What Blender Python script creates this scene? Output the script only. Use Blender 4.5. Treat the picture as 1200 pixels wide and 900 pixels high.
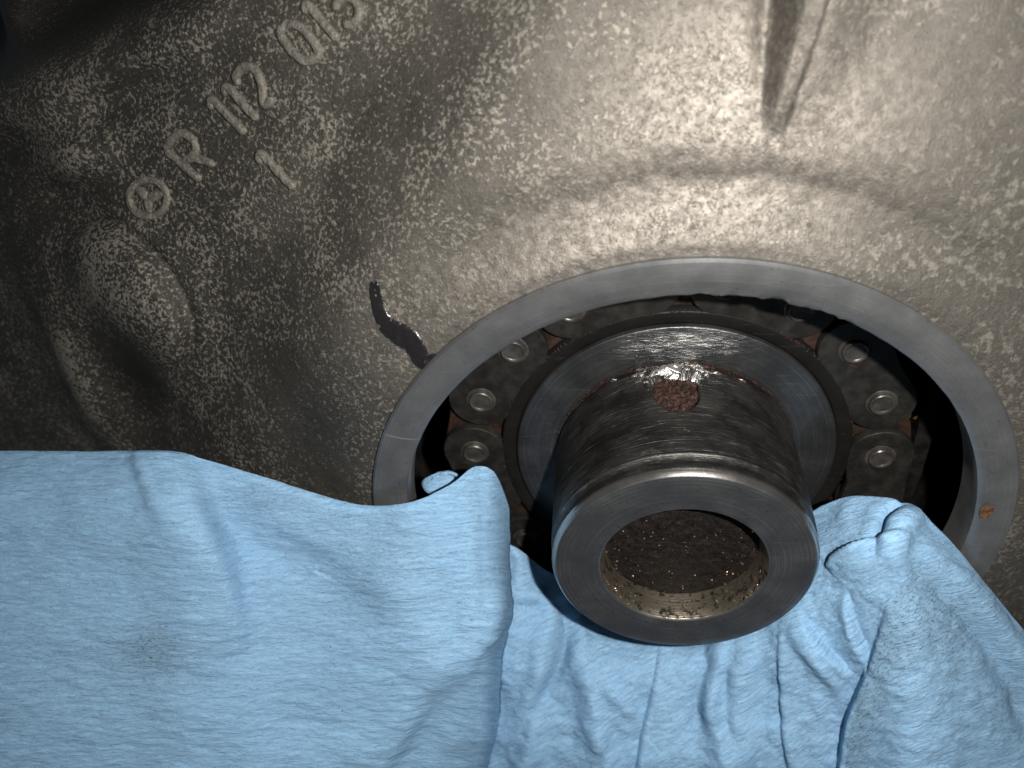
import bpy, bmesh, math, random
import numpy as np
from mathutils import Vector, Matrix

S = 0.001                      # everything below is written in millimetres
sc = bpy.context.scene
for o in list(bpy.data.objects): bpy.data.objects.remove(o)

# ------------------------------------------------------------------ camera
CAM = np.array([-7.359, -75.401, 82.852]); EUL = (0.910994, 0.0921577, 0.0811669); FPX = 1019.72
cam = bpy.data.cameras.new('camera'); camo = bpy.data.objects.new('camera', cam); sc.collection.objects.link(camo)
camo.location = Vector(CAM) * S; camo.rotation_euler = EUL
cam.sensor_width = 36; cam.lens = 36 * FPX / 1200
cam.clip_start = 0.005; cam.clip_end = 10
cam.dof.use_dof = True; cam.dof.focus_distance = 0.104; cam.dof.aperture_fstop = 30
sc.camera = camo
# ------------------------------------------------------------------ light
w = bpy.data.worlds.new('World'); sc.world = w; w.use_nodes = True
w.node_tree.nodes['Background'].inputs[0].default_value = (0.72, 0.86, 1.0, 1)
w.node_tree.nodes['Background'].inputs[1].default_value = 0.06
fl = bpy.data.lights.new('phone_flash', 'SPOT'); flo = bpy.data.objects.new('phone_flash', fl); sc.collection.objects.link(flo)
FLASH = np.array([13.0, -76.0, 88.0])
flo.location = Vector(FLASH) * S
flo.rotation_euler = (Vector((10, 0, 14)) - Vector(FLASH)).to_track_quat('-Z', 'Y').to_euler()
fl.energy = 1.08; fl.spot_size = math.radians(150); fl.spot_blend = 1.0; fl.shadow_soft_size = 0.0016
fl.color = (1.0, 0.95, 0.885)
sc.view_settings.view_transform = 'Standard'; sc.view_settings.look = 'None'
sc.view_settings.exposure = 0.0; sc.view_settings.gamma = 1.0
sc.render.engine = 'CYCLES'

# ------------------------------------------------------------------ helpers
RM = np.array(Matrix.Rotation(EUL[2], 3, 'Z') @ Matrix.Rotation(EUL[1], 3, 'Y') @ Matrix.Rotation(EUL[0], 3, 'X'))
def ray(u, v):
    u = np.asarray(u, float); v = np.asarray(v, float)
    d = np.stack([(u - 600) / FPX, -(v - 450) / FPX, -np.ones_like(u)], -1)
    return d @ RM.T
def at(u, v, y):                                  # the point of depth y (mm behind the bore face) seen at a spot of the photograph
    d = ray(u, v); t = (np.asarray(y, float) - CAM[1]) / d[..., 1]
    return CAM + d * t[..., None]

def _h(ix, iy, iz, seed):
    n = (ix.astype(np.int64) * 374761393 + iy.astype(np.int64) * 668265263 + iz.astype(np.int64) * 2147483647 + seed * 974634777) & 0xffffffff
    n = ((n ^ (n >> 13)) * 1274126177) & 0xffffffff
    n = ((n ^ (n >> 16)) * 2246822519) & 0xffffffff
    return ((n ^ (n >> 15)) & 0xffff) / 65535.0
def vnoise(x, y, z=0.0, seed=0):
    x, y, z = np.broadcast_arrays(np.asarray(x, float), np.asarray(y, float), np.asarray(z, float))
    ix, iy, iz = np.floor(x).astype(np.int64), np.floor(y).astype(np.int64), np.floor(z).astype(np.int64)
    fx, fy, fz = x - ix, y - iy, z - iz
    fx, fy, fz = [f * f * f * (f * (f * 6 - 15) + 10) for f in (fx, fy, fz)]
    r = 0
    for a in (0, 1):
        for b in (0, 1):
            for c in (0, 1):
                r = r + _h(ix + a, iy + b, iz + c, seed) * (fx if a else 1 - fx) * (fy if b else 1 - fy) * (fz if c else 1 - fz)
    return r * 2 - 1
def fbm(x, y, z=0.0, o=4, seed=0):
    r = 0; a = 1.0
    for k in range(o):
        r = r + a * vnoise(np.asarray(x) * 2**k, np.asarray(y) * 2**k, np.asarray(z) * 2**k, seed + k * 7); a *= .5
    return r
def sstep(a, b, x):
    t = np.clip((x - a) / (b - a), 0, 1); return t * t * (3 - 2 * t)

def mesh_obj(name, verts, faces, mat, parent=None, smooth=True, uv=None):
    me = bpy.data.meshes.new(name)
    me.from_pydata([tuple(v) for v in (np.asarray(verts, float) * S)], [], faces)
    if smooth: me.polygons.foreach_set('use_smooth', [True] * len(me.polygons))
    if uv is not None:
        l = me.uv_layers.new(name='UVMap'); vi = np.zeros(len(me.loops), int); me.loops.foreach_get('vertex_index', vi)
        l.data.foreach_set('uv', np.asarray(uv, float)[vi].ravel())
    me.materials.append(mat); me.update()
    o = bpy.data.objects.new(name, me); sc.collection.objects.link(o); o.parent = parent
    return o
def grid_faces(nr, nc, wrap=False, flip=False):
    F = []
    for i in range(nr - 1):
        for j in range(nc if wrap else nc - 1):
            a = i * nc + j; b = i * nc + (j + 1) % nc
            q = (a, b, b + nc, a + nc)
            F.append(q[::-1] if flip else q)
    return F
def empty(name, loc=(0, 0, 0)):
    o = bpy.data.objects.new(name, None); sc.collection.objects.link(o); o.empty_display_size = 0.005
    o.location = Vector(loc) * S
    return o
def tag(o, label=None, cat=None, group=None, kind=None):
    for k, v in (('label', label), ('category', cat), ('group', group), ('kind', kind)):
        if v: o[k] = v
    return o
def lathe(name, prof, mat, parent=None, n=256, wob=None):
    """prof: (radius, y) list revolved about the crank axis (Y)."""
    th = np.linspace(0, 2 * np.pi, n, endpoint=False); V = []
    for r, y in prof:
        rr = r + (wob(th, r, y) if wob else 0 * th)
        V.append(np.stack([rr * np.cos(th), np.full(n, y), rr * np.sin(th)], -1))
    return mesh_obj(name, np.concatenate(V), grid_faces(len(prof), n, True), mat, parent)
def autosmooth(o, ang=35):
    me = o.data; bm = bmesh.new(); bm.from_mesh(me)
    for e in bm.edges:
        if len(e.link_faces) == 2 and e.calc_face_angle(0) > math.radians(ang): e.smooth = False
    bm.to_mesh(me); bm.free(); return o

# ------------------------------------------------------------------ materials
class Mat:
    def __init__(s, name):
        s.m = bpy.data.materials.new(name); s.m.use_nodes = True; s.t = s.m.node_tree
        s.b = s.t.nodes['Principled BSDF']; s._c = None
    def n(s, typ, **kw):
        nd = s.t.nodes.new(typ)
        for k, v in kw.items(): setattr(nd, k, v)
        return nd
    def lk(s, a, b): s.t.links.new(a, b)
    def put(s, sock, v):
        if hasattr(v, 'is_linked') or hasattr(v, 'links'): s.lk(v, sock)
        else: sock.default_value = v
    def co(s):                                    # object coordinates in mm
        if s._c is None:
            g = s.n('ShaderNodeNewGeometry'); m = s.n('ShaderNodeVectorMath', operation='SCALE'); m.inputs[3].default_value = 1 / S
            s.lk(g.outputs['Position'], m.inputs[0]); s._c = m.outputs[0]
        return s._c
    def uv(s):
        return s.n('ShaderNodeUVMap').outputs[0]
    def mapv(s, v, scale=(1, 1, 1), rot=(0, 0, 0), loc=(0, 0, 0)):
        m = s.n('ShaderNodeMapping'); s.lk(v, m.inputs[0])
        m.inputs['Scale'].default_value = scale; m.inputs['Rotation'].default_value = rot; m.inputs['Location'].default_value = loc
        return m.outputs[0]
    def noise(s, v, scale, detail=3, rough=.55, dist=0, dim='3D'):
        nd = s.n('ShaderNodeTexNoise', noise_dimensions=dim)
        if dim == '1D': s.lk(v, nd.inputs['W'])
        else: s.lk(v, nd.inputs['Vector'])
        nd.inputs['Scale'].default_value = scale; nd.inputs['Detail'].default_value = detail
        nd.inputs['Roughness'].default_value = rough; nd.inputs['Distortion'].default_value = dist
        return nd.outputs['Fac']
    def voro(s, v, scale, feat='F1', out='Distance'):
        nd = s.n('ShaderNodeTexVoronoi', feature=feat); s.lk(v, nd.inputs['Vector']); nd.inputs['Scale'].default_value = scale
        return nd.outputs[out]
    def rng(s, v, a, b, c=0., d=1., smooth=True):
        nd = s.n('ShaderNodeMapRange'); nd.interpolation_type = 'SMOOTHSTEP' if smooth else 'LINEAR'
        s.put(nd.inputs[0], v)
        for i, x in zip((1, 2, 3, 4), (a, b, c, d)): s.put(nd.inputs[i], x)
        return nd.outputs[0]
    def ma(s, op, a, b=0., c=0., clamp=False):
        nd = s.n('ShaderNodeMath', operation=op, use_clamp=clamp)
        for i, x in enumerate((a, b, c)): s.put(nd.inputs[i], x)
        return nd.outputs[0]
    def mix(s, f, a, b):
        nd = s.n('ShaderNodeMix', data_type='RGBA'); s.put(nd.inputs[0], f)
        for i, x in ((6, a), (7, b)):
            s.put(nd.inputs[i], (*x, 1) if isinstance(x, tuple) else x)
        return nd.outputs[2]
    def bump(s, h, dist_mm, strength=1.0, prev=None):
        nd = s.n('ShaderNodeBump'); s.lk(h, nd.inputs['Height']); nd.inputs['Distance'].default_value = dist_mm * S
        nd.inputs['Strength'].default_value = strength
        if prev is not None: s.lk(prev, nd.inputs['Normal'])
        return nd.outputs[0]
    def xyz(s, v):
        nd = s.n('ShaderNodeSeparateXYZ'); s.lk(v, nd.inputs[0]); return nd.outputs
    def rad(s):
        x = s.xyz(s.co()); return s.ma('SQRT', s.ma('ADD', s.ma('MULTIPLY', x[0], x[0]), s.ma('MULTIPLY', x[2], x[2])))
    def blob(s, cx, cz, rx, rz, rot=0.0):         # soft patch at (cx, cz) mm of the XZ plane, 1 in the middle
        x = s.xyz(s.co()); dx = s.ma('SUBTRACT', x[0], cx); dz = s.ma('SUBTRACT', x[2], cz)
        c, sn = math.cos(rot), math.sin(rot)
        a = s.ma('DIVIDE', s.ma('ADD', s.ma('MULTIPLY', dx, c), s.ma('MULTIPLY', dz, sn)), rx)
        b = s.ma('DIVIDE', s.ma('SUBTRACT', s.ma('MULTIPLY', dz, c), s.ma('MULTIPLY', dx, sn)), rz)
        return s.ma('EXPONENT', s.ma('MULTIPLY', s.ma('ADD', s.ma('MULTIPLY', a, a), s.ma('MULTIPLY', b, b)), -1.0))
    def fin(s, col=None, rough=None, metal=None, spec=None, norm=None, **kw):
        for k, v in (('Base Color', col), ('Roughness', rough), ('Metallic', metal), ('Specular IOR Level', spec), ('Normal', norm)):
            if v is not None:
                s.put(s.b.inputs[k], (*v, 1) if isinstance(v, tuple) else v)
        for k, v in kw.items(): s.put(s.b.inputs[k], v)
        return s.m

def make_cast(name, letter=False):
    m = Mat(name); c = m.co()
    big = m.noise(c, .05, 2)
    clean_glow = m.ma('MAXIMUM', m.blob(3, 49, 17, 15, .1), m.ma('MULTIPLY', m.blob(-6, 41, 28, 8, .5), .85))  # cleaner metal, its colour also lightened to carry the flash's bright zone
    clean_glow = m.ma('ADD', clean_glow, m.ma('MULTIPLY', m.ma('SUBTRACT', big, .5), .5), clamp=True)
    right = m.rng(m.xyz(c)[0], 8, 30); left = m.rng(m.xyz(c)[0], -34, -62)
    oil_shade = m.ma('MAXIMUM', m.ma('MULTIPLY', m.blob(-44, 16, 9, 13, .3), .7), m.blob(-76, 12, 5, 9, -.25))  # oil stains; the second patch also paints shade of a turned-away flank
    oil_shade = m.ma('MAXIMUM', oil_shade, m.rng(m.ma('ADD', m.ma('MULTIPLY', m.ma('ADD', m.xyz(c)[0], 61.3), -.321), m.ma('MULTIPLY', m.ma('SUBTRACT', m.xyz(c)[2], 57.6), .947)), -.5, 3.5, 0., .9))  # beyond the upper left edge, grime colour also stands in for recess shade
    oil_shade = m.ma('MAXIMUM', oil_shade, m.ma('MULTIPLY', m.blob(-94, 34, 10, 16), .5))
    # dull oxide flecks, well under a millimetre across
    f1 = m.noise(c, 2.05, 5, .64, .2); f2 = m.noise(c, 1.2, 5, .64, .2)
    fx = m.mix(right, f1, f2)
    patch = m.noise(c, .14, 3)
    thr = m.ma('ADD', m.ma('ADD', .515, m.ma('MULTIPLY', m.ma('SUBTRACT', .5, patch), .32)), m.ma('MULTIPLY', oil_shade, .10))
    wear_lit = m.ma('MAXIMUM', m.ma('MAXIMUM', m.blob(-74, 28, 6.5, 5.5), m.blob(-88, 11, 3.6, 9, .1)), m.blob(-77, 44, 5.5, 4.2))  # rubbed high spots, whose denser flecks also paint in their lit faces
    thr = m.ma('SUBTRACT', thr, m.ma('MULTIPLY', wear_lit, .085))
    fleck = m.rng(fx, thr, m.ma('ADD', thr, .10))
    fine = m.noise(c, 3.6, 4, .65)
    dark = m.mix(m.rng(big, .35, .65), (.040, .037, .0315), (.064, .060, .051))
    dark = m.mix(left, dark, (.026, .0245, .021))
    dark = m.mix(right, dark, (.06, .056, .049))  # right side darkened by colour, for the fall-off of the flash sheen
    dark = m.mix(m.rng(fine, .35, .75, 0., .4), dark, (.13, .122, .105))
    light = m.mix(m.rng(fine, .3, .7), (.19, .178, .152), (.34, .318, .27))
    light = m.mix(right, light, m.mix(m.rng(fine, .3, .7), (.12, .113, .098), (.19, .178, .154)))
    col = m.mix(m.ma('MULTIPLY', fleck, .78), dark, light)
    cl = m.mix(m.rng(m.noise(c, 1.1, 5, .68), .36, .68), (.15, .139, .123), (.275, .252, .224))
    col = m.mix(m.ma('MULTIPLY', clean_glow, .95), col, cl)
    col = m.mix(m.ma('MULTIPLY', oil_shade, .72), col, (.013, .012, .0105))
    if letter: col = m.mix(.75, col, m.mix(m.rng(fine, .3, .7), (.13, .122, .104), (.25, .234, .20)))
    pit = m.ma('MULTIPLY', m.rng(m.voro(c, .16), .03, .07, 1, 0), m.rng(big, .42, .5))
    col = m.mix(m.ma('MULTIPLY', pit, .6), col, (.045, .03, .022))
    ro = m.ma('SUBTRACT', m.ma('SUBTRACT', m.rng(fine, .2, .8, .43, .60), m.ma('MULTIPLY', clean_glow, .02)), m.ma('MULTIPLY', oil_shade, .12))
    sm_ = m.ma('SUBTRACT', 1.0, m.ma('MULTIPLY', clean_glow, .45))
    nb = m.bump(m.ma('MULTIPLY', m.noise(c, 3.8, 5, .68), sm_), .15, .9)
    nb = m.bump(fleck, .06, .6, nb)
    nb = m.bump(m.ma('MULTIPLY', m.noise(c, .9, 3), sm_), .14, .5, nb)
    met = m.ma('ADD', .35, m.ma('MULTIPLY', clean_glow, .5))
    return m.fin(col, ro, met, .5, nb)
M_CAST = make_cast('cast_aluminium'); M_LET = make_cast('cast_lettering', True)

def make_turned(name, col, col2, rough, metal, ring=.03, fr=9, dirt=.3, lines=.3):
    m = Mat(name); c = m.co(); r = m.rad()
    g1 = m.noise(r, fr, 3, .6, 0, '1D'); sm = m.noise(c, .22, 4, .6)
    fine = m.noise(c, 2.2, 4, .65)
    k = m.mix(m.rng(sm, .2, .8), col, col2)
    k = m.mix(m.ma('MULTIPLY', m.rng(m.ma('ADD', m.noise(r, fr * .6, 4, .8, 0, '1D'), m.ma('MULTIPLY', m.ma('SUBTRACT', sm, .5), .5)), .5, .72), lines), k, (.42, .42, .42))
    k = m.mix(m.ma('MULTIPLY', m.rng(fine, .58, .74), dirt), k, (.03, .026, .022))
    st = m.rng(m.noise(m.mapv(c, (.12, .5, 2.2), (0, .6, 0)), 1, 5, .75), .60, .66)
    k = m.mix(m.ma('MULTIPLY', st, .3 if lines else .04), k, (.4, .4, .4))
    ro = m.ma('ADD', m.rng(sm, .2, .8, rough - .03, rough + .03), m.ma('MULTIPLY', m.ma('SUBTRACT', g1, .5), .22))
    nb = m.bump(g1, ring, .6); nb = m.bump(fine, .03, .5, nb)
    if name == 'machined_bore_face':                # two scratches across the face at the left
        for cx, cz, a_ in ((-33.1, 16.4, -.30), (-36.5, 3.0, -.45)):
            k = m.mix(m.ma('MULTIPLY', m.blob(cx, cz, 2.3, .09, a_), .7), k, (.6, .6, .6))
    if name == 'turned_flange_steel':               # smeared, torn metal above the keyway
        bl = m.blob(.5, 18.2, 7.5, 2.6); sn = m.noise(m.mapv(c, (.35, 1, 1.7)), 1, 5, .7)
        k = m.mix(m.ma('MULTIPLY', m.rng(bl, .15, .7), m.rng(sn, .5, .62)), k, (.42, .415, .4))
        nb = m.bump(m.ma('MULTIPLY', bl, sn), .5, .9, nb)
    return m.fin(k, ro, metal, .5 if lines else .15, nb)
M_RING = make_turned('machined_bore_face', (.18, .187, .195), (.235, .242, .25), .40, .78, .016, 5, .5, .22)
M_FLANGE = make_turned('turned_flange_steel', (.075, .079, .085), (.11, .114, .119), .36, .85, .02, 8, .6, .22)
M_FACE = make_turned('snout_end_face', (.15, .157, .168), (.20, .206, .215), .33, .88, .02, 6, .6, .4)
M_SPROC = make_turned('oily_sprocket_steel', (.006, .006, .006), (.010, .0098, .0095), .5, .1, .01, 6, .3, .0)

def make_snout():
    m = Mat('scored_journal_steel'); c = m.co(); x = m.xyz(c)
    ang = m.ma('ARCTAN2', x[0], x[2])
    comb = m.n('ShaderNodeCombineXYZ'); m.lk(m.ma('MULTIPLY', ang, 16.0), comb.inputs[0]); m.lk(x[1], comb.inputs[1])
    p = comb.outputs[0]
    turn = m.noise(m.mapv(p, (.05, 7, 1)), 1, 3, .6)
    sc1 = m.noise(m.mapv(p, (.22, 3.4, 1), (0, 0, .10)), 1, 5, .75)
    sc2 = m.noise(m.mapv(p, (.2, 3.2, 1), (0, 0, -.42), (4, 9, 0)), 1, 5, .75)
    cloud = m.noise(c, .25, 4, .6); fine = m.noise(c, 3, 4, .7)
    col = m.mix(m.rng(cloud, .3, .7), (.045, .0445, .043), (.10, .098, .095))
    s1 = m.ma('MULTIPLY', m.rng(sc1, .555, .64), m.rng(cloud, .36, .56)); s2 = m.ma('MULTIPLY', m.rng(sc2, .57, .65), m.rng(m.noise(c, .4, 2), .42, .56))
    col = m.mix(m.ma('MULTIPLY', m.ma('MAXIMUM', s1, s2), .5), col, (.50, .49, .47))
    dirt = m.ma('MULTIPLY', m.rng(fine, .52, .72), m.rng(m.noise(c, .5, 3), .4, .65))
    col = m.mix(m.ma('MULTIPLY', dirt, .7), col, (.035, .022, .016))
    # rust line where the journal meets the flange
    rl = m.ma('MULTIPLY', m.rng(x[1], 11.9, 13.9), m.rng(m.noise(c, .9, 4, .7), .5, .62))
    col = m.mix(rl, col, (.10, .032, .02))
    # torn bright metal round the keyway
    tb = m.n('ShaderNodeVectorMath', operation='SUBTRACT'); m.lk(p, tb.inputs[0]); tb.inputs[1].default_value = (-.4, 12.2, 0)
    tx = m.xyz(tb.outputs[0])
    torn = m.ma('EXPONENT', m.ma('MULTIPLY', m.ma('ADD', m.ma('POWER', m.ma('DIVIDE', tx[0], 5.0), 2.), m.ma('POWER', m.ma('DIVIDE', tx[1], 2.4), 2.)), -1.))
    tn = m.ma('MULTIPLY', m.rng(torn, .25, .6), m.rng(m.noise(m.mapv(p, (.9, 1.8, 1), (0, 0, .3)), 1, 4, .65), .50, .58))
    col = m.mix(tn, col, (.62, .62, .60))
    ro = m.ma('ADD', m.rng(cloud, .3, .7, .29, .40), m.ma('MULTIPLY', dirt, .25))
    ro = m.mix(tn, ro, (.24, .24, .24))
    nb = m.bump(turn, .12, .85); nb = m.bump(sc1, .05, .8, nb); nb = m.bump(sc2, .03, .8, nb)
    nb = m.bump(m.ma('MULTIPLY', torn, m.noise(m.mapv(p, (.8, 1.5, 1)), 1, 5, .7)), .7, .9, nb)
    return m.fin(col, ro, .85, .5, nb)
M_SNOUT = make_snout()

def make_rust(name, a, b, cdark, rough=.75, bscale=4.0, spec=.5):
    m = Mat(name); c = m.co()
    n1 = m.noise(c, 2.2, 4, .7); v = m.voro(c, bscale, out='Color')
    col = m.mix(m.rng(n1, .35, .65), a, b)
    col = m.mix(m.rng(m.xyz(v)[0], .55, .8), col, cdark)
    nb = m.bump(m.noise(c, bscale, 5, .75), .25, .9); nb = m.bump(m.voro(c, bscale * 1.7), .08, .7, nb)
    return m.fin(col, rough, 0.0, spec, nb)
M_RUST = make_rust('crusted_red_rust', (.032, .0135, .010), (.068, .027, .020), (.010, .006, .005), .40, 4.5)
M_SOIL = make_rust('dark_bore_crust', (.006, .0045, .004), (.014, .009, .007), (.003, .0025, .002), .6, 3.0, .25)
M_GRIT = make_rust('rust_grit', (.09, .035, .02), (.16, .09, .06), (.03, .018, .012), .32, 5.0, .8)
m = Mat('bright_swarf'); M_SWARF = m.fin(m.mix(m.rng(m.noise(m.co(), .9, 2), .45, .6), (.05, .025, .016), (.5, .38, .3)), .22, .7, .6)

def make_wall():
    m = Mat('polished_bore_wall'); c = m.co(); x = m.xyz(c)
    g = m.noise(x[1], 6, 3, .6, 0, '1D'); bl = m.noise(c, 1.1, 4, .7)
    spot = m.rng(bl, .46, .64)
    col = m.mix(spot, (.30, .262, .21), (.022, .024, .018))
    return m.fin(col, m.mix(spot, (.38, .38, .38), (.6, .6, .6)), .95, .5, m.bump(m.ma('ADD', g, bl), .05, .7))
M_WALL = make_wall()

def make_chain(name, a, b, rough):
    m = Mat(name); c = m.co(); n1 = m.noise(c, .5, 4, .6); fine = m.noise(c, 5, 3, .6)
    col = m.mix(m.rng(n1, .35, .7), a, b)
    rd = m.rng(m.noise(c, .8, 5, .7), .63, .72)
    col = m.mix(m.ma('MULTIPLY', rd, .6), col, (.10, .045, .028))
    nb = m.bump(fine, .025, .6); nb = m.bump(n1, .05, .4, nb)
    return m.fin(col, m.rng(n1, .3, .7, rough - .06, rough + .12), .55, .5, nb)
M_CHAIN = make_chain('oily_chain_steel', (.024, .023, .0215), (.042, .040, .037), .34)
M_PIN = make_chain('chain_pin_steel', (.055, .052, .048), (.10, .096, .09), .33)
M_INNER = make_chain('rusty_inner_plate', (.025, .016, .012), (.06, .032, .022), .5)
M_BACK = make_chain('oily_dark_housing', (.010, .010, .010), (.022, .021, .02), .45)

def make_towel():
    m = Mat('blue_crepe_paper'); uv = m.uv()
    wp = m.n('ShaderNodeTexNoise'); m.lk(uv, wp.inputs['Vector']); wp.inputs['Scale'].default_value = .22; wp.inputs['Detail'].default_value = 3
    wv = m.n('ShaderNodeVectorMath', operation='MULTIPLY_ADD'); m.lk(wp.outputs['Color'], wv.inputs[0]); wv.inputs[1].default_value = (.6, .8, 0); m.lk(uv, wv.inputs[2]); uv = wv.outputs[0]
    n0 = m.noise(uv, .3, 3)
    w1 = m.noise(m.mapv(uv, (.62, 3.1, 1)), 1, 5, .74, .4)
    w2 = m.noise(m.mapv(uv, (1.5, 5.0, 1)), 1, 4, .65, .4)
    fib = m.noise(uv, 6, 4, .7)
    col = m.mix(m.rng(w1, .32, .56), (.195, .375, .585), (.265, .465, .69))  # crepe valleys darker, crevice shade put into the colour
    col = m.mix(m.ma('MULTIPLY', m.rng(fib, .45, .75), .35), col, (.36, .55, .72))
    # oily fingerprints: fine dark specks caught on the crepe ridges
    a = m.n('ShaderNodeAttribute'); a.attribute_name = 'soil'
    sp = m.rng(m.noise(m.mapv(uv, (2.0, 4.6, 1), (0, 0, .1)), 1, 5, .75), .53, .59)
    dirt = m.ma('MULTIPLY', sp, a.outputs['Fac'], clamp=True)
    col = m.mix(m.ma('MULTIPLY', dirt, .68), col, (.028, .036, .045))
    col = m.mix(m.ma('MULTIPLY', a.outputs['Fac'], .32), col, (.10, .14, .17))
    rare = m.rng(m.voro(uv, .55), .03, .06, 1, 0)
    col = m.mix(m.ma('MULTIPLY', rare, m.ma('MULTIPLY', m.rng(n0, .45, .6), .8)), col, (.03, .04, .05))
    nb = m.bump(w1, .36, .9); nb = m.bump(w2, .15, .9, nb); nb = m.bump(fib, .12, .9, nb)
    return m.fin(col, .92, 0., .15, nb)
M_TOWEL = make_towel()
m = Mat('black_sealant'); M_SEAL = m.fin((.012, .011, .012), m.rng(m.noise(m.co(), 1.5, 3), .3, .7, .16, .34), 0., .5, m.bump(m.noise(m.co(), .8, 4), .25, .7))
m = Mat('brass'); M_BRASS = m.fin((.6, .36, .12), .25, 1., .5)
m = Mat('torn_steel'); M_TORN = m.fin(m.mix(m.blob(-1.2, 16.3, 1.7, 1.2), (.26, .255, .245), (.75, .76, .75)), m.rng(m.noise(m.co(), 3, 3), .3, .7, .24, .46), .9, .5, m.bump(m.noise(m.mapv(m.co(), (3.5, .6, .6), (0, .35, 0)), 1, 4), .3, .8))

# ------------------------------------------------------------------ the cover casting (depth field over the XZ plane)
PD = np.array([0, 1.2, 3.2, 5.6, 7.0, 8.6, 10.5, 14, 20, 30, 45, 75, 130.])
PT = np.array([.9, 1.05, 1.9, 2.95, 3.3, 3.3, 3.45, 4.5, 6.6, 10.2, 16, 26, 42])
PS = np.array([.9, 1.0, 1.5, 2.2, 2.7, 3.2, 3.8, 5.0, 7.2, 10.8, 16, 25, 40])
def spl(xs, ys, x):                                # monotone-ish smooth table lookup
    x = np.clip(x, xs[0], xs[-1]); i = np.clip(np.searchsorted(xs, x) - 1, 0, len(xs) - 2)
    sl = np.gradient(ys, xs); h = xs[i + 1] - xs[i]; t = (x - xs[i]) / h
    return (2*t**3 - 3*t**2 + 1) * ys[i] + (t**3 - 2*t**2 + t) * h * sl[i] + (-2*t**3 + 3*t**2) * ys[i+1] + (t**3 - t**2) * h * sl[i+1]
def gs(x, z, cx, cz, a, b, rot=0.):
    c, s_ = math.cos(rot), math.sin(rot); dx, dz = x - cx, z - cz
    return np.exp(-((dx * c + dz * s_) / a)**2 - ((-dx * s_ + dz * c) / b)**2)
def H(x, z):
    x = np.asarray(x, float); z = np.asarray(z, float)
    r = np.hypot(x, z); th = np.degrees(np.arctan2(z, x)); d = r - 38.8
    wt = sstep(38, 62, th) * (1 - sstep(112, 140, th))
    y = spl(PD, PT, d) * wt + spl(PD, PS, d) * (1 - wt)
    out = sstep(0, 8, d)
    # the shoulder round the bore falls off to the lower lettering plateau
    q = (x + 31) * .756 - (z - 46) * .654
    y = y + out * 4.8 * (1 - sstep(-6, 6, q))
    # the plateau leans away to the left
    y = y + out * .16 * np.maximum(0, -q - 3)
    # the casting's upper left edge drops away
    e = (x + 61.3) * -.321 + (z - 57.6) * .947            # positive beyond the edge
    y = y + 26 * sstep(-.8, 9, e) * sstep(-40, -50, x)
    y = y - 1.2 * np.exp(-((e + 2.2) / 2.0)**2) * sstep(-44, -54, x) + 1.4 * np.exp(-((e + 6) / 2.2)**2) * sstep(-54, -62, x)
    y = y - 20 * gs(x, z, -87, 58, 9, 5, .3)
    # a rounded boss, a rib running down from it and hollows between
    b = np.hypot((x + 73) / 1.1, (z - 25) / 1.0)
    bs = sstep(-12, 8, (x + 71) + (z - 26))
    y = y - 4.8 * np.exp(-(b / 11)**2) - 2.2 * bs * (1 - sstep(9.0, 10.0, b)) + .8 * bs * np.exp(-((b - 10.2) / .7)**2)
    y = y - 3.6 * gs(x, z, -88, 10, 5.5, 14, .1)
    y = y + .8 * gs(x, z, -75, 10, 5, 9, -.2)
    y = y - 3.2 * gs(x, z, -77, 44, 6.5, 5)
    y = y + 2.6 * gs(x, z, -81, 36, 9, 3.2, .25)
    # rib coming down from the top to a point
    k = np.clip((z - 49.5) / 12, 0, 3); xc = 7.6 + (z - 49.5) * .20
    dx = (x - xc) / (.55 + .45 * k)
    f = sstep(-3.2, -.7, dx) * (1 - .5 * sstep(1.0, 1.5, dx)) * (1 - sstep(1.5, 9, dx))
    y = y - 4.6 * k * f + 1.2 * np.minimum(k, 1.4) * np.exp(-((dx + 2.9) / 1.3)**2)
    # casting unevenness
    y = y + out * (.30 * sstep(4, 24, d) * fbm(x / 13, z / 13, 0, 2, 3) + .08 * fbm(x / 2.6, z / 2.6, 0, 3, 9)) + .03 * fbm(x / .9, z / .9, 0, 2, 5)
    return y
def on_cover(u, v):                                # where the line of sight meets the casting
    d = ray(u, v); t = np.full(np.shape(u), 40.0)
    t = (0 - CAM[1]) / d[..., 1]
    for _ in range(60):
        P = CAM + d * t[..., None]; t = t + (H(P[..., 0], P[..., 2]) - P[..., 1]) / d[..., 1] * .6
    return CAM + d * t[..., None]

cover = tag(empty('timing_cover'), 'speckled grey cast aluminium engine cover with raised lettering around the round opening', 'engine cover')
nth, nr = 1300, 210
rr = 38.75 + 105 * (np.linspace(0, 1, nr)**1.55); th = np.linspace(0, 2 * np.pi, nth, endpoint=False)
RR, TT = np.meshgrid(rr, th, indexing='ij')
X, Z = RR * np.cos(TT), RR * np.sin(TT); Y = H(X, Z)
mesh_obj('casting', np.stack([X, Y, Z], -1).reshape(-1, 3), grid_faces(nr, nth, True), M_CAST, cover)

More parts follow.
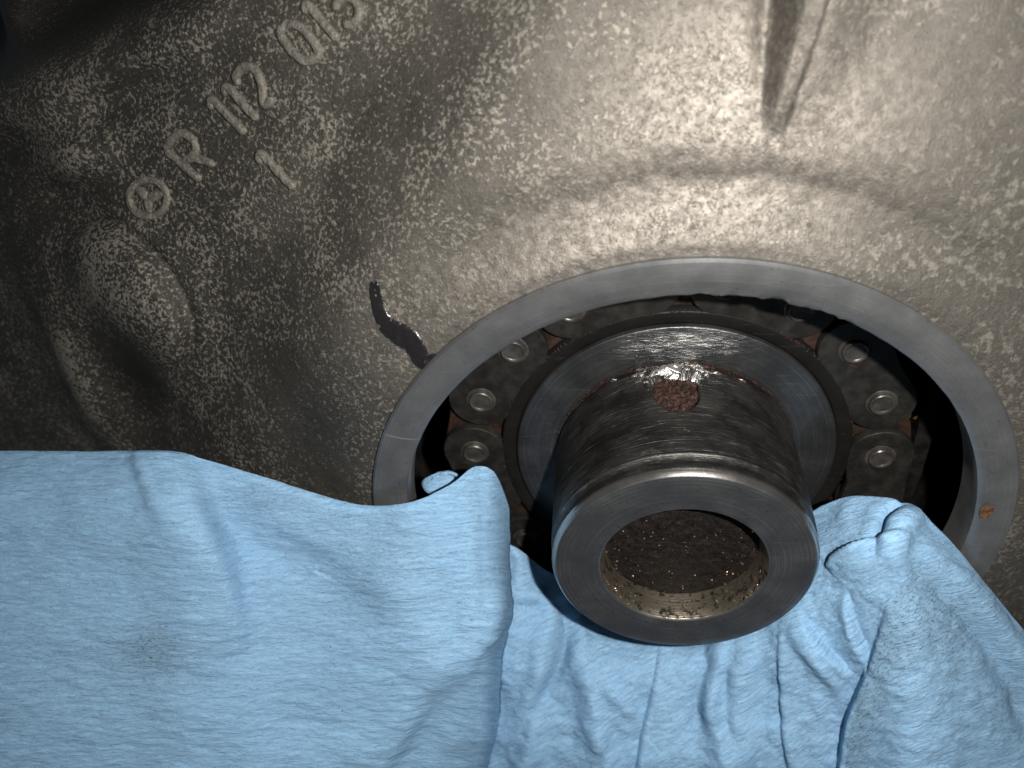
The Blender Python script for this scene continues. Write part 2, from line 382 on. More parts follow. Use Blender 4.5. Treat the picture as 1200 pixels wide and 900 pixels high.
def bore_wob(th_, r, y):
    if r > 36 or y > 1.5: return 0
    d = np.degrees(th_)                            # knocked edge at the top of the opening
    return (.45 * np.abs(fbm(d / 5, 0 * d + y, 0, 3, 4)) * sstep(55, 66, d) * (1 - sstep(88, 97, d))) - .12 * sstep(60, 90, d) * (1 - sstep(92, 100, d)) + .03 * fbm(d / 3, 0 * d, y, 2, 8)
ring = lathe('bore_ring', [(38.75, 4.9), (38.85, .35), (38.6, .05), (38.0, 0), (37.0, 0), (36.4, .01), (36.15, .07), (35.4, .22), (34.85, .36), (34.52, .62), (34.42, 1.0), (34.4, 2), (34.4, 5.4), (34.9, 5.9), (37.5, 6.0), (38.6, 5.0)], M_RING, cover, 720, bore_wob)
autosmooth(ring, 28)
# rusty drip mark on the lower right of the ring
pc = at(1156, 600, -.04)
n = 26; V = [pc]; 
for i in range(n):
    a = 2 * math.pi * i / n; V.append(pc + np.array([.75 * math.cos(a) * (1 + .12 * math.sin(3 * a)), 0.03, 1.25 * math.sin(a) * (1 + .1 * math.cos(2 * a))]))
mesh_obj('rust_spot', V, [(0, 1 + (i + 1) % n, 1 + i) for i in range(n)], make_rust('orange_rust_stain', (.10, .045, .02), (.15, .065, .028), (.06, .03, .015), .45, 2.0), cover)

# raised lettering: half-round ridges cast on the plateau
def dens(pts, step=1.2, closed=False):
    pts = [np.array(p, float) for p in pts]; out = []
    P = ([pts[-1]] + pts + [pts[0], pts[1]]) if closed else ([2 * pts[0] - pts[1]] + pts + [2 * pts[-1] - pts[-2]])
    for i in range(1, len(P) - 2):
        a, b, c, d = P[i - 1], P[i], P[i + 1], P[i + 2]; k = max(2, int(np.linalg.norm(c[:2] - b[:2]) / step))
        for t in np.arange(k) / k:
            out.append(.5 * (2 * b + (c - a) * t + (2 * a - 5 * b + 4 * c - d) * t * t + (3 * b - a - 3 * c + d) * t**3))
    if not closed: out.append(pts[-1])
    return np.array(out)
def ridge(name, strokes, mat, parent, wmm=.45, hmm=.42, seed=1, rough=.05):
    V, F = [], []; nc = 9
    for pts, closed in strokes:
        D = dens(pts, 1.1, closed); wf = D[:, 2] if D.shape[1] > 2 else np.ones(len(D))
        C = on_cover(D[:, 0], D[:, 1])
        T = np.roll(C, -1, 0) - np.roll(C, 1, 0)
        if not closed: T[0] = C[1] - C[0]; T[-1] = C[-1] - C[-2]
        T /= np.linalg.norm(T, axis=1)[:, None]
        N = []
        for p_ in C:
            e = .4; g = np.array([(H(p_[0] + e, p_[2]) - H(p_[0] - e, p_[2])) / (2 * e), -1.0, (H(p_[0], p_[2] + e) - H(p_[0], p_[2] - e)) / (2 * e)])
            N.append(g / np.linalg.norm(g))
        N = np.array(N); B = np.cross(T, N); B /= np.linalg.norm(B, axis=1)[:, None]
        base = len(V); L = len(C)
        for i in range(L):
            ends = 1.0
            if not closed:
                ds = min(i, L - 1 - i); ends = min(1, .45 + .2 * ds)
            for j in range(nc):
                a = math.pi * j / (nc - 1); jt = rough * float(fbm(C[i][0] * 1.7 + j * .35, C[i][2] * 1.7, 0, 2, seed))
                wv = wmm * wf[i] * ends * 1.12 * math.cos(a); hv = hmm * min(1, wf[i]) * (ends**.4) * (max(0, math.sin(a))**.3) + (jt if 0 < j < nc - 1 else 0)
                V.append(C[i] + B[i] * wv + N[i] * (hv - .12))
        for i in range(L if closed else L - 1):
            k = (i + 1) % L
            for j in range(nc - 1): F.append((base + i * nc + j, base + i * nc + j + 1, base + k * nc + j + 1, base + k * nc + j))
        if not closed:
            F.append(tuple(base + j for j in range(nc))[::-1]); F.append(tuple(base + (L - 1) * nc + j for j in range(nc)))
    o = mesh_obj(name, V, F, mat, parent)
    bm = bmesh.new(); bm.from_mesh(o.data); bmesh.ops.recalc_face_normals(bm, faces=bm.faces); bm.to_mesh(o.data); bm.free()
    return o
LET = [
 ('raised_letter', [([(236, 211), (222, 199), (208, 187), (194, 176)], False), ([(194, 176), (203, 163), (213, 156), (223, 160), (230, 170), (228, 181), (219, 188), (212, 192)], False), ([(224, 184), (238, 187), (252, 193)], False)]),
 ('raised_digit', [([(248, 128), (250, 117), (269, 136), (289, 156)], False)]),
 ('raised_digit', [([(264, 112), (267, 102), (285, 121), (303, 140)], False)]),
 ('raised_digit', [([(281, 100), (278, 90), (286, 79), (298, 80), (306, 92), (309, 106), (311, 122), (322, 116)], False)]),
 ('raised_digit', [([(334, 31), (330, 41), (346, 63), (360, 71), (373, 66), (371, 53), (355, 33), (343, 28)], True)]),
 ('raised_digit', [([(358, 16), (362, 6), (379, 26), (397, 46)], False)]),
 ('raised_digit', [([(403, 28), (415, 28), (422, 16), (418, 3), (408, -4), (397, 2), (393, 13)], False), ([(397, 2), (398, -12), (388, -18), (377, -10), (381, 4)], False)]),
 ('raised_digit', [([(306, 193), (307, 180), (326, 200), (346, 221)], False)]),
]
for i, (nm, st) in enumerate(LET): ridge(nm, st, M_LET, cover, .45, .62, i, .08)
circ = [(174.5 + 22.5 * math.cos(a), 232 + 21.5 * math.sin(a)) for a in np.linspace(0, 2 * np.pi, 14, endpoint=False)]
emb = ridge('cast_emblem', [(circ, True)], M_LET, cover, .42, .58, 31, .08)
emb['label'] = 'raised circle with a worn three-pointed star'
ridge('star_spoke', [([(174, 232, 1.3), (166, 225, 1.0), (158, 217, .5)], False), ([(174, 232, 1.3), (175, 242, 1.0), (174, 252, .5)], False), ([(174, 232, 1.3), (184, 229, 1.0), (194, 225, .5)], False)], M_LET, emb, .5, .5, 37, .08)

# ------------------------------------------------------------------ black sealant squeezed out beside the ring
seal = ridge('sealant_bead', [([(438, 329, .75), (440, 345, .95), (444, 362, 1.1), (451, 378, 1.5), (463, 389, 1.9), (477, 397, 2.0), (487, 409, 1.7), (495, 424, 1.4), (505, 420, .8), (515, 411, .5)], False)], M_SEAL, None, .68, .24, 51, .10)
tag(seal, 'black squiggle of sealant on the grey casting left of the ring', 'sealant')

# ------------------------------------------------------------------ inside of the timing case
case = lathe('timing_case', [(37.8, 6.3), (43.5, 6.6), (43.5, 44), (30, 44), (.01, 44)], M_BACK, None, 96)
tag(case, kind='structure')
guide = []
cg = [(33.6, 8), (34.2, 0), (34.0, -8), (33.2, -16), (31.8, -26)]
for x0, z0 in cg:
    for dx, dy in ((-1.1, 18), (1.1, 18), (1.1, 30), (-1.1, 30)): guide.append((x0 + dx, dy, z0))
F = [];
for i in range(len(cg) - 1):
    for j in range(4): F.append((i*4 + j, i*4 + (j+1) % 4, i*4 + 4 + (j+1) % 4, i*4 + 4 + j))
F += [(3, 2, 1, 0), (16, 17, 18, 19)]
g = mesh_obj('chain_guide', guide, F, M_BACK, None, False)
tag(g, 'dark guide rail in the gap right of the chain', 'chain guide')

# ------------------------------------------------------------------ crankshaft
crank = tag(empty('crankshaft'), 'steel crankshaft snout with hollow end and rusty keyway sticking out of the opening', 'crankshaft')
YF = -5.82; HY, HX = 8.0, -.25                     # snout end; keyway centre
ths = np.unique(np.concatenate([np.linspace(math.radians(48), math.radians(132), 260), np.linspace(math.radians(132), math.radians(408), 240)[:-1]]))
ys = np.concatenate([np.linspace(YF + .95, YF + 4, 26), np.linspace(YF + 4, 14.25, 150)[1:]])
TH, YS = np.meshgrid(ths, ys); ARC = (np.pi / 2 - TH) * 16.0; ARC = np.where(ARC < -16 * np.pi, ARC + 32 * np.pi, ARC)   # + to the right
def keyhole(a, y):
    wv = np.where(y < HY + 1, 2.75, 2.75)
    top = HY + 3.7 + .35 * fbm(a / 1.2, 0 * a, 0, 2, 2)
    dd = np.hypot((a - HX) / 2.75, np.minimum(y - HY, 0) / 3.6)
    dd = np.where(y > HY, np.maximum(np.abs(a - HX) / (2.75 + .5 * sstep(HY, HY + 3, y) * (a < HX)), np.where(y > top, 1 + (y - top), 0)), dd)
    return dd
RAD = np.full(TH.shape, 16.0)
RAD -= .22 * (1 - sstep(YF + 2.7, YF + 3.1, YS))                       # stepped lead-in
RAD -= .16 * np.exp(-((YS - (YF + 2.15)) / .5)**2) + .06 * np.exp(-((YS - (YF + 3.4)) / .22)**2) + .05 * np.exp(-((YS - (YF + 5.2)) / .15)**2)
kd = keyhole(ARC, YS)
torn = np.exp(-((ARC + .3) / 4.6)**2 - ((YS - 12.4) / 1.7)**2)
RAD += torn * (.75 * fbm(ARC / 1.3, YS / .7, 0, 3, 6) - .05) * (kd > 1)
RAD += .22 * np.exp(-((kd - 1.12) / .10)**2) * sstep(HY - .5, HY + 2.5, YS) * (.6 + .6 * vnoise(ARC / .5, YS / .5, 0, 3))
RAD -= 1.9 * (1 - sstep(.95, 1.02, kd))
RAD += .03 * fbm(ARC / 2.2, YS / .35, 0, 3, 12) * sstep(YF + 4, YF + 7, YS)
gv = np.exp(-((YS - 13.6) / .45)**2); RAD -= .25 * gv                     # undercut at the flange
V = np.stack([RAD * np.cos(TH), YS, RAD * np.sin(TH)], -1).reshape(-1, 3)
mesh_obj('snout', V, grid_faces(len(ys), len(ths), True, True), M_SNOUT, crank)
ef = lathe('end_face', [(15.78, YF + .95), (15.74, YF + .75), (15.55, YF + .35), (15.3, YF + .06), (15.1, YF), (14, YF), (12, YF), (10.3, YF), (10.15, YF + .05), (9.95, YF + .25)], M_FACE, crank, 256)
ch = lathe('chamfer', [(15.79, YF + .97), (15.76, YF + .72), (15.58, YF + .34), (15.33, YF + .055)], make_turned('polished_chamfer', (.32, .305, .285), (.42, .40, .38), .24, .95, .02, 4), crank, 256)
ch.scale = (1.0015, 1, 1.0015)
lathe('bore_wall', [(9.95, YF + .2), (9.8, YF + .55), (9.65, YF + 1.4), (9.45, YF + 2.6), (9.3, YF + 3.7)], M_WALL, crank, 192)
nr_, nt_ = 40, 120; V = []
for i in range(nr_):
    r = 9.5 * i / (nr_ - 1) + .001
    for j in range(nt_):
        a = 2 * math.pi * j / nt_; x, z = r * math.cos(a), r * math.sin(a)
        V.append((x, YF + 3.7 + .5 * math.exp(-(r / 1.0)**2) + .18 * float(fbm(x / 1.1, z / 1.1, 0, 4, 17)), z))
mesh_obj('bore_floor', V, grid_faces(nr_, nt_, True, True), M_SOIL, crank)
lathe('flange', [(15.6, 14.05), (16.6, 13.95), (21.3, 13.9), (21.48, 13.95), (21.5, 14.15), (21.5, 15.6)], M_FLANGE, crank, 256)
# rust packed into the keyway
n = 46; V = []; idx = {}; F = []
for i in range(n):
    for j in range(n):
        a = HX - 3.5 + 7 * j / (n - 1); y = HY - 4.0 + 8.6 * i / (n - 1)
        r = 16 - 1.0 + .30 * float(fbm(a / .45, y / .45, 0, 3, 21)) - .12 * (a - HX) ** 2 / 9
        t = math.pi / 2 - a / 16; V.append((r * math.cos(t), y, r * math.sin(t)))
dd = keyhole(np.array([HX - 3.5 + 7 * j / (n - 1) for i in range(n) for j in range(n)]), np.array([HY - 4.0 + 8.6 * i / (n - 1) for i in range(n) for j in range(n)]))
F = [f for f in grid_faces(n, n) if min(dd[list(f)]) < 1.04]
p_ = mesh_obj('rust_plug', V, F, M_RUST, crank)
# torn bright burr above the keyway
random.seed(5); V = []; F = []
def chip(ax, y, rr_, la, ly, tilt, n=7):
    b = len(V); t0 = math.pi / 2 - ax / 16
    for k in range(n + 1):
        if k == 0: a, yy, h = ax, y, .30 + tilt
        else:
            an = 2 * math.pi * k / n + random.uniform(-.25, .25); q = random.uniform(.7, 1.15)
            a = ax + la * q * math.cos(an); yy = y + ly * q * math.sin(an); h = -.12 + .25 * random.random() + tilt * math.sin(an)
        t = math.pi / 2 - a / 16; r = 16 + h + rr_; V.append((r * math.cos(t), yy, r * math.sin(t)))
    for k in range(n): F.append((b, b + 1 + k, b + 1 + (k + 1) % n))
chip(-1.15, 12.2, .22, 1.7, 1.0, .16, 14); chip(-.2, 12.6, .2, .9, .5, .15, 8); chip(-.35, 11.15, -.05, .75, .55, .2, 8)
for _ in range(16): chip(random.gauss(.6, 3.6), random.gauss(12.6, .7), -.14, random.uniform(.5, 1.7), random.uniform(.10, .26), .04, 9)
o = mesh_obj('torn_burr', V, F, M_TORN, crank, False)
bm = bmesh.new(); bm.from_mesh(o.data); bmesh.ops.recalc_face_normals(bm, faces=bm.faces); bm.to_mesh(o.data); bm.free()

# grit: too small to pick apart
def grit(name, pts, mat, parent, lo, hi, seed):
    random.seed(seed); V = []; F = []
    for p in pts:
        s_ = random.uniform(lo, hi); b = len(V); q = Matrix.Rotation(random.random() * 6, 3, 'X') @ Matrix.Rotation(random.random() * 6, 3, 'Z')
        for d in ((1, 0, 0), (-1, 0, 0), (0, 1, 0), (0, -1, 0), (0, 0, 1), (0, 0, -1)):
            v = q @ Vector(d) * s_ * random.uniform(.6, 1.2); V.append((p[0] + v.x, p[1] + v.y, p[2] + v.z))
        for f in ((0, 2, 4), (2, 1, 4), (1, 3, 4), (3, 0, 4), (2, 0, 5), (1, 2, 5), (3, 1, 5), (0, 3, 5)): F.append(tuple(b + k for k in f))
    o = mesh_obj(name, V, F, mat, parent, False); o['kind'] = 'stuff'; return o
random.seed(3); P = []
for _ in range(300):
    r = 9.35 * math.sqrt(random.random()); a = random.random() * 2 * math.pi; P.append((r * math.cos(a), YF + 3.66, r * math.sin(a)))
for _ in range(150):
    a = math.radians(random.choice([random.gauss(225, 12), random.gauss(312, 18), random.uniform(190, 350)])); t = random.random(); r = 9.8 - .4 * t; P.append((r * math.cos(a), YF + .2 + 3.4 * t, r * math.sin(a)))
grit('grit', P, M_SWARF, crank, .05, .15, 4)
P = []
for _ in range(320):
    a = math.radians(random.uniform(15, 165)); P.append((16.2 * math.cos(a), 13.7 + random.gauss(0, .15), 16.2 * math.sin(a)))
grit('rust_crumbs', P, M_RUST, crank, .05, .16, 6)

# ------------------------------------------------------------------ sprocket
spr = tag(empty('crank_sprocket'), 'black oily toothed sprocket behind the snout inside the chain', 'sprocket')
lathe('hub', [(21.52, 15.4), (21.56, 14.6), (21.9, 14.45), (22.4, 14.35), (23.3, 14.2), (23.6, 14.3), (23.65, 16.2)], M_SPROC, spr, 256)
V = []; NT = 18
out = []
for k in range(NT):
    base_a = math.radians(-2 + 20 * k)
    for da, r in ((0, 24.6), (3, 24.9), (5.5, 26.4), (8, 28.9), (10, 29.4), (12, 28.9), (14.5, 26.4), (17, 24.9)):
        a = base_a + math.radians(da); out.append((r * math.cos(a), r * math.sin(a)))
nn = len(out)
for y, k in ((16.9, .992), (17.2, 1), (19.4, 1), (19.8, .99)):
    for x, z in out: V.append((x * k, y, z * k))
F = grid_faces(4, nn, True)
b = len(V)
for x, z in out: L_ = math.hypot(x, z); V.append((x / L_ * 21, 16.9, z / L_ * 21))
F += [(b + i, b + (i + 1) % nn, (i + 1) % nn, i) for i in range(nn)]
mesh_obj('tooth_ring', V, F, M_INNER, spr, False)
P = []; random.seed(9)
for _ in range(130):
    a = math.radians(random.choice([random.gauss(48, 7), random.gauss(88, 8), random.gauss(128, 6), random.uniform(10, 185)])); P.append((23.6 * math.cos(a) + random.gauss(0, .08), 14.15 + random.gauss(0, .15), 23.6 * math.sin(a) + random.gauss(0, .08)))
for k in range(10):
    for _ in range(70):
        a = math.radians(-12 + 20 * k * 1.0 + random.gauss(0, 2.2) + (0 if k % 2 == 0 else 0)); r = random.uniform(23.6, 26); 
        if k % 2 == 1: P.append((r * math.cos(a), 15.5 + random.random() * .6, r * math.sin(a)))
grit('rust_crumbs', P, M_RUST, spr, .05, .17, 10)

# ------------------------------------------------------------------ timing chain
chain = tag(empty('timing_chain'), 'dark oily steel roller chain wrapped round the sprocket inside the opening', 'timing chain')
RP = 27.55; pins = {}
for k in range(0, 15): pins[k] = (RP * math.cos(math.radians(-2 + 20 * k)), RP * math.sin(math.radians(-2 + 20 * k)))
pins[-1] = (27.75, -10.5); pins[-2] = (27.85, -20.05); pins[-3] = (27.9, -29.6)
def plate_outline(pit, r=4.45, waist=3.75, n=14):
    h = pit / 2; o = []
    for i in range(n + 1): a = -math.pi / 2 - .25 + (math.pi + .5) * i / n; o.append((h + r * math.cos(a), r * math.sin(a)))
    o.append((0, waist + .35))
    for i in range(n + 1): a = math.pi / 2 - .25 + (math.pi + .5) * i / n; o.append((-h + r * math.cos(a), r * math.sin(a)))
    o.append((0, -waist))
    return o
def plate_mesh(pit, y0, y1):
    o = plate_outline(pit); n = len(o); V = []
    for y, s_ in ((y0, .955), (y0 + .06, .985), (y0 + .2, 1), (y1, 1)):
        for x, z in o:
            V.append((x * (1 - (1 - s_) * .35), y, z * s_))
    F = [tuple(range(n))] + grid_faces(4, n, True)
    return V, F
def pin_mesh():
    prof = [(0, -.42), (.75, -.44), (1.12, -.42), (1.3, -.56), (1.48, -.58), (1.6, -.45), (1.64, -.05), (1.85, -.06), (2.0, .0), (2.1, .10)]
    n = 28; V = []
    for r, y in prof:
        for j in range(n): a = 2 * math.pi * j / n; V.append((max(r, .001) * math.cos(a), y, max(r, .001) * math.sin(a)))
    return V, grid_faces(len(prof), n, True)
proto = {}
def inst(key, name, build, mat, parent, loc, ang):
    if key not in proto:
        V, F = build(); o = mesh_obj(name, V, F, mat, parent); autosmooth(o, 32); proto[key] = o.data
    else:
        o = bpy.data.objects.new(name, proto[key]); sc.collection.objects.link(o); o.parent = parent
    o.location = Vector(loc) * S; o.rotation_euler = (0, -ang, 0)
    return o
PIT = 2 * RP * math.sin(math.radians(10))
for k in sorted(pins)[:-1]:
    (xa, za), (xb, zb) = pins[k], pins[k + 1]
    cx, cz = (xa + xb) / 2, (za + zb) / 2; ang = math.atan2(za - zb, xa - xb)
    outer = (k % 2 == 1)                            # plates 18-38, 58-78, ... degrees face the camera
    if outer:
        pl = inst('o', 'link_plate', lambda: plate_mesh(PIT, 0, 1.15), M_CHAIN, chain, (cx, 14.25, cz), ang)
        for sgn in (-1, 1): inst('p', 'pin', pin_mesh, M_PIN, pl, (sgn * PIT / 2, 0, 0), 0)
    else:
        inst('i', 'inner_plate', lambda: plate_mesh(PIT, 0, 1.1), M_INNER, chain, (cx, 15.65, cz), ang)
def roller():
    n = 24; V = []
    for y in (16.9, 21.5):
        for j in range(n): a = 2 * math.pi * j / n; V.append((3.1 * math.cos(a), y, 3.1 * math.sin(a)))
    return V, grid_faces(2, n, True)
for k in pins: inst('r', 'roller', roller, M_CHAIN, chain, (pins[k][0], 0, pins[k][1]), 0)
fk = at(1072, 490, 14.0); V = [fk + np.array(d) for d in ((-.35, 0, -.25), (.4, -.1, .05), (.3, .1, .35), (-.3, -.15, .2), (0, -.35, .05))]
o = mesh_obj('brass_flake', V, [(0, 1, 4), (1, 2, 4), (2, 3, 4), (3, 0, 4), (3, 2, 1, 0)], M_BRASS, None, False)
tag(o, 'tiny brass-coloured flake at the right edge of the chain', 'metal flake')

# ------------------------------------------------------------------ blue paper towels
def cubic2(us, ts, tab, U, T):
    """bicubic (Catmull-Rom) lookup of a control table tab[len(ts)][len(us)]"""
    tab = np.array(tab, float)
    rows = np.array([spl(np.array(us, float), r, U[0]) for r in tab])            # ts x nu
    out = np.zeros(U.shape)
    for j in range(U.shape[1]): out[:, j] = spl(np.array(ts, float), rows[:, j], T[:, j])
    return out
def pldist(U, V, pts):
    """signed distance (right of travel positive) and fraction along a polyline"""
    best = np.full(U.shape, 1e9); sd = np.zeros(U.shape); fr = np.zeros(U.shape); pts = np.array(pts, float)
    tot = np.sum(np.linalg.norm(np.diff(pts, axis=0), axis=1)); acc = 0
    for a, b in zip(pts[:-1], pts[1:]):
        d = b - a; L = np.linalg.norm(d); t = np.clip(((U - a[0]) * d[0] + (V - a[1]) * d[1]) / L**2, 0, 1)
        px, py = U - a[0] - t * d[0], V - a[1] - t * d[1]; ds = np.hypot(px, py); k = ds < best
        sg = np.sign(d[0] * (V - a[1]) - d[1] * (U - a[0]))                      # + = right hand side on screen (y down)
        best = np.where(k, ds, best); sd = np.where(k, ds * sg, sd); fr = np.where(k, (acc + t * L) / tot, fr); acc += L
    return sd, fr, best
def crease(U, V, pts, h, w, side=1, sharp=2.5):
    """cloth steps up by h on one side of the line and eases back over w"""
    sd, fr, best = pldist(U, V, dens(pts, 12)); s_ = sd * side
    env = np.maximum(np.sin(np.pi * np.clip(fr, 0, 1)), 0)**.7
    return h * env * np.where(s_ > 0, np.exp(-(s_ / w)**1.3), np.exp(-(s_ / sharp)**2))
def foldr(U, V, pts, h, w, side_w=None):
    sd, fr, best = pldist(U, V, dens(pts, 12)); env = np.sin(np.pi * np.clip(fr * .8 + .1, 0, 1))**.6
    ww = np.where(sd > 0, w, side_w or w)
    return h * env * np.exp(-(sd / ww)**2)
def towel(name, us, top, offs, ytab, disp, soil, label, step=2.0, bottom=975):
    nu = int((us[-1] - us[0]) / step); nt = 240
    u = np.linspace(us[0], us[-1], nu); t = np.linspace(0, 1, nt)
    U, T = np.meshgrid(u, t)
    tv = spl(np.array(us, float), np.array(top, float), u)[None, :]
    V = tv + (bottom - tv) * T
    Yb = cubic2(us, offs, ytab, U, T)
    return U, T, V, Yb
def finish(name, U, V, Yb, disp, soil, label, edge_u=None, ang=0.0):
    P = at(U if edge_u is None else edge_u, V, Yb)
    du = np.gradient(P, axis=1); dv = np.gradient(P, axis=0); N = np.cross(du, dv); N /= np.linalg.norm(N, axis=2)[..., None] + 1e-9
    toc = CAM - P; N *= np.sign(np.sum(N * toc, 2))[..., None]
    P = P + N * disp[..., None]
    o = mesh_obj(name, P.reshape(-1, 3), grid_faces(*U.shape), M_TOWEL, None, True, np.stack([(U * np.cos(ang) + V * np.sin(ang)) / 10, (V * np.cos(ang) - U * np.sin(ang)) / 10], -1).reshape(-1, 2))
    at_ = o.data.attributes.new('soil', 'FLOAT', 'POINT'); at_.data.foreach_set('value', np.clip(soil, 0, 1).ravel())
    md = o.modifiers.new('paper', 'SOLIDIFY'); md.thickness = .0003; md.offset = -1
    tag(o, label, 'paper towel'); return o

# left towel
us = [-90, 60, 150, 215, 300, 370, 430, 485, 530, 560, 580, 594]
top = [527, 531, 531, 533, 556, 578, 592, 587, 566, 546, 556, 590]
ts = [0, .12, .3, .55, .78, 1.0]
yt = [[1.0, .8, .6, .4, .6, .2, -1.0, -1.6, 1.0, 4.0, 5.0, 7.0],
      [-6, -5, -4.6, -4.2, -2.6, -2.6, -3.4, -4.0, -2.2, .5, 2.6, 6.0],
      [-12, -10.5, -9.6, -9, -6.8, -6.6, -7.2, -7.6, -6.4, -4.8, -2.5, 2.0],
      [-20, -18, -16.5, -15.6, -13.5, -13, -13, -12.8, -11.5, -10, -7.5, -3.0],
      [-26, -24, -22.5, -21.5, -19.5, -18.5, -17.5, -16, -13.5, -11.5, -9.5, -5.5],
      [-32, -30, -28, -27, -25.5, -24, -21.5, -18, -15, -12.5, -10.5, -7.0]]
U, T, V, Yb = towel('t', us, top, ts, yt, None, None, None)
Vc = np.clip(V, 0, 950)
EU = U - np.where(U > 470, (U - 470) / 124, 0)**2 * (np.interp(V, [545, 600, 660, 740, 820, 900, 975], [0, 2, 0, 2, 10, 17, 24]))
D = foldr(U, V, [(205, 530), (225, 600), (255, 690), (280, 800), (300, 950)], .9, 40, 26)
D += crease(U, V, [(196, 490), (206, 531), (218, 570), (234, 620), (258, 690), (282, 760)], 2.3, 70, 1, 22)
D += foldr(U, V, [(330, 600), (400, 640), (470, 700), (520, 780)], 1.0, 30)
D -= foldr(U, V, [(560, 770), (500, 850), (470, 930)], 1.6, 24, 40)
D += foldr(U, V, [(168, 535), (182, 575), (200, 600)], .5, 9)
D -= foldr(U, V, [(222, 535), (245, 590), (285, 630), (350, 660)], 1.9, 20, 34)
D += foldr(U, V, [(300, 560), (370, 585), (440, 605)], .5, 12)
D += foldr(U, V, [(600, 690), (560, 760), (500, 830), (440, 900), (420, 980)], .9, 34, 18)
D += foldr(U, V, [(470, 620), (450, 720), (400, 820)], .7, 40)
D += foldr(U, V, [(586, 600), (584, 680), (560, 760)], .6, 10)
D += .35 * fbm(U / 120, V / 60, 0, 3, 30) + .10 * fbm(U / 34, V / 9, 0, 3, 33) + .05 * fbm(U / 14, V / 4, 0, 2, 35)
Tm = sstep(0, 6, V - V[0:1, :]); D = D * (.4 + .6 * Tm)
soil = .8 * np.exp(-((U - 185) / 26)**2 - ((V - 755) / 26)**2) + .35 * np.exp(-((U - 170) / 90)**2 - ((V - 780) / 50)**2) + .5 * np.exp(-((U - 300) / 50)**2 - ((V - 585) / 14)**2) + .35 * np.exp(-((U - 440) / 60)**2 - ((V - 660) / 50)**2) + .12
finish('paper_towel', U, V, Yb, D, soil, 'flat draped blue paper towel covering the lower left, its corner tucked into the opening', EU)
# its tucked corner curls back into the opening
pc = at(516, 566, 4.5); V_ = []; nn_ = 20
for i in range(nn_):
    for j in range(14):
        a = 2 * math.pi * i / nn_; b_ = math.pi * j / 13; q = 1 + .12 * float(vnoise(3 * math.cos(a), 3 * math.sin(a), j * .25, 3))
        V_.append(pc + np.array([2.5 * math.sin(b_) * math.cos(a) * q, 1.3 * math.sin(b_) * math.sin(a) * q + .6 * math.cos(b_), 1.1 * math.cos(b_) * q + .5 * math.sin(b_) * math.cos(a)]))
V_ = np.array(V_); 
o = mesh_obj('tucked_corner', V_, grid_faces(nn_, 14), M_TOWEL, bpy.data.objects['paper_towel'], True, np.array([(i / 3, j / 3) for i in range(nn_) for j in range(14)]))

# crumpled towel stuffed under the snout
us = [545, 592, 640, 700, 770, 830, 890, 945, 985, 1030, 1065, 1100, 1150, 1200, 1290]
top = [610, 634, 668, 700, 705, 700, 660, 604, 586, 584, 592, 622, 682, 742, 860]
ts = [0, .1, .25, .45, .7, 1.0]
yt = [[9, 8, 8, 8.5, 9, 9, 8, 6, 5, 3, 1.5, .5, -1.4, -2.0, -2],
      [7, 5.5, 5, 4.5, 4, 4, 3, 1.5, 0, -2.0, -3, -3.4, -3.8, -4, -4],
      [4, 2.5, 1.0, -1, -2, -2, -2.5, -3, -4, -6, -7, -7, -6.5, -6, -6],
      [0, -2, -3.5, -5.5, -6, -6, -6.5, -7, -7.5, -9.5, -11, -11, -10, -9, -8],
      [-4.5, -6.5, -8, -9.5, -10, -10.5, -10.5, -11, -11, -13, -15, -15, -13.5, -12, -11],
      [-9, -11, -12, -13.5, -14, -14.5, -14.5, -15, -15, -17, -19, -19, -17.5, -16, -14]]
U, T, V, Yb = towel('t', us, top, ts, yt, None, None, None)
D = crease(U, V, [(1052, 700), (1040, 735), (1024, 790), (1003, 840), (990, 905), (980, 1010), (976, 1090)], 1.7, 60, -1, 6)
D += crease(U, V, [(922, 730), (919, 790), (922, 850), (932, 910), (938, 1000), (940, 1060)], .9, 26, -1, 4)
D += crease(U, V, [(778, 755), (768, 810), (756, 860), (748, 920), (742, 1000), (740, 1060)], 1.1, 60, -1, 2.5)
D += crease(U, V, [(935, 715), (955, 745), (985, 775), (1000, 790)], 1.1, 22, 1)
D += crease(U, V, [(970, 665), (985, 650), (1010, 640), (1034, 634), (1060, 632)], 1.5, 26, 1)
D += foldr(U, V, [(1030, 640), (1036, 610), (1060, 588)], -1.2, 6) + foldr(U, V, [(1048, 650), (1052, 620), (1075, 600)], 1.2, 14)
D += crease(U, V, [(992, 690), (1000, 730), (1016, 770), (1020, 790)], 1.0, 18, 1)
D += foldr(U, V, [(980, 800), (960, 770), (938, 740)], .8, 10)
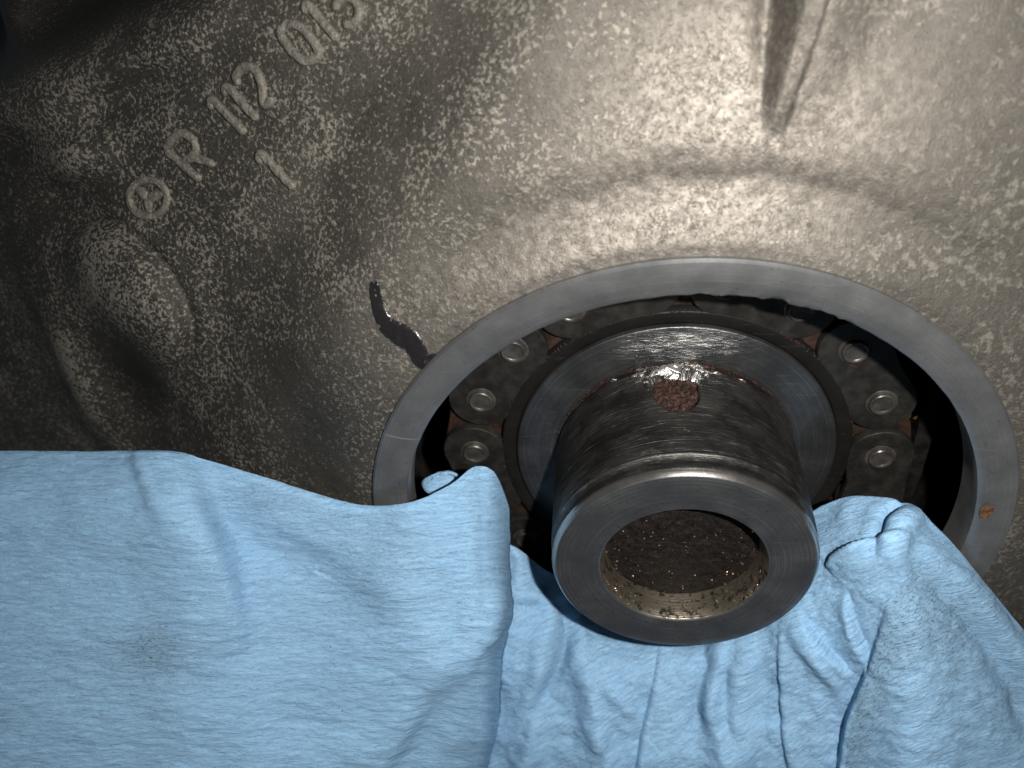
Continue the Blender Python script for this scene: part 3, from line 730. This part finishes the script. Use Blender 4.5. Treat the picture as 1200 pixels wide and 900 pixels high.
D += foldr(U, V, [(1075, 660), (1130, 720), (1185, 800), (1215, 880)], -.8, 14) + foldr(U, V, [(1090, 650), (1160, 730), (1230, 830)], .9, 16)
D += foldr(U, V, [(600, 690), (640, 700), (668, 690)], .8, 10) + foldr(U, V, [(655, 700), (640, 740), (632, 790), (620, 850), (612, 930)], 1.2, 15) - foldr(U, V, [(645, 690), (665, 740), (650, 790), (625, 830), (610, 880)], 1.0, 9)
D += crease(U, V, [(604, 690), (607, 660), (600, 640)], .7, 16, 1) + foldr(U, V, [(672, 720), (688, 780), (700, 840), (716, 900), (726, 980)], 1.2, 18, 10) + foldr(U, V, [(700, 740), (712, 800), (740, 830)], .6, 12)
D += foldr(U, V, [(862, 740), (846, 780), (838, 820), (850, 880), (840, 960)], 1.1, 16, 9) - foldr(U, V, [(830, 780), (818, 820), (822, 850)], .8, 10)
D += foldr(U, V, [(880, 740), (872, 790), (868, 860), (850, 930)], .7, 14) + foldr(U, V, [(800, 870), (860, 880), (900, 850)], .4, 16)
D = D * 1.6 + .75 * fbm(U / 60, V / 75, 0, 3, 40) * (1 - .5 * sstep(900, 1000, U)) + .16 * fbm(U / 16, V / 12, 0, 3, 43) + .04 * fbm(U / 7, V / 5, 0, 2, 45)
Tm = sstep(0, 8, V - V[0:1, :]); D = D * (.3 + .7 * Tm)
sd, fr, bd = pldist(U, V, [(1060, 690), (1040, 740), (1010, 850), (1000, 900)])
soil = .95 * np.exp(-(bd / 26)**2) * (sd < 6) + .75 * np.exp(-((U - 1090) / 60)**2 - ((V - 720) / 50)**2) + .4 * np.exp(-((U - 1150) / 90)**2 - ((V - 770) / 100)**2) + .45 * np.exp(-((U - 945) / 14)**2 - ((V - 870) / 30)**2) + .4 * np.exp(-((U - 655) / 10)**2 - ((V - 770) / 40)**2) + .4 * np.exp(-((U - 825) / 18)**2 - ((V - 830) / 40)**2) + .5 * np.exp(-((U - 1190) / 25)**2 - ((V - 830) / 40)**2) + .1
finish('paper_towel', U, V, Yb, D, soil, 'crumpled blue paper towel stuffed into the opening beneath the steel snout', None, -.42)
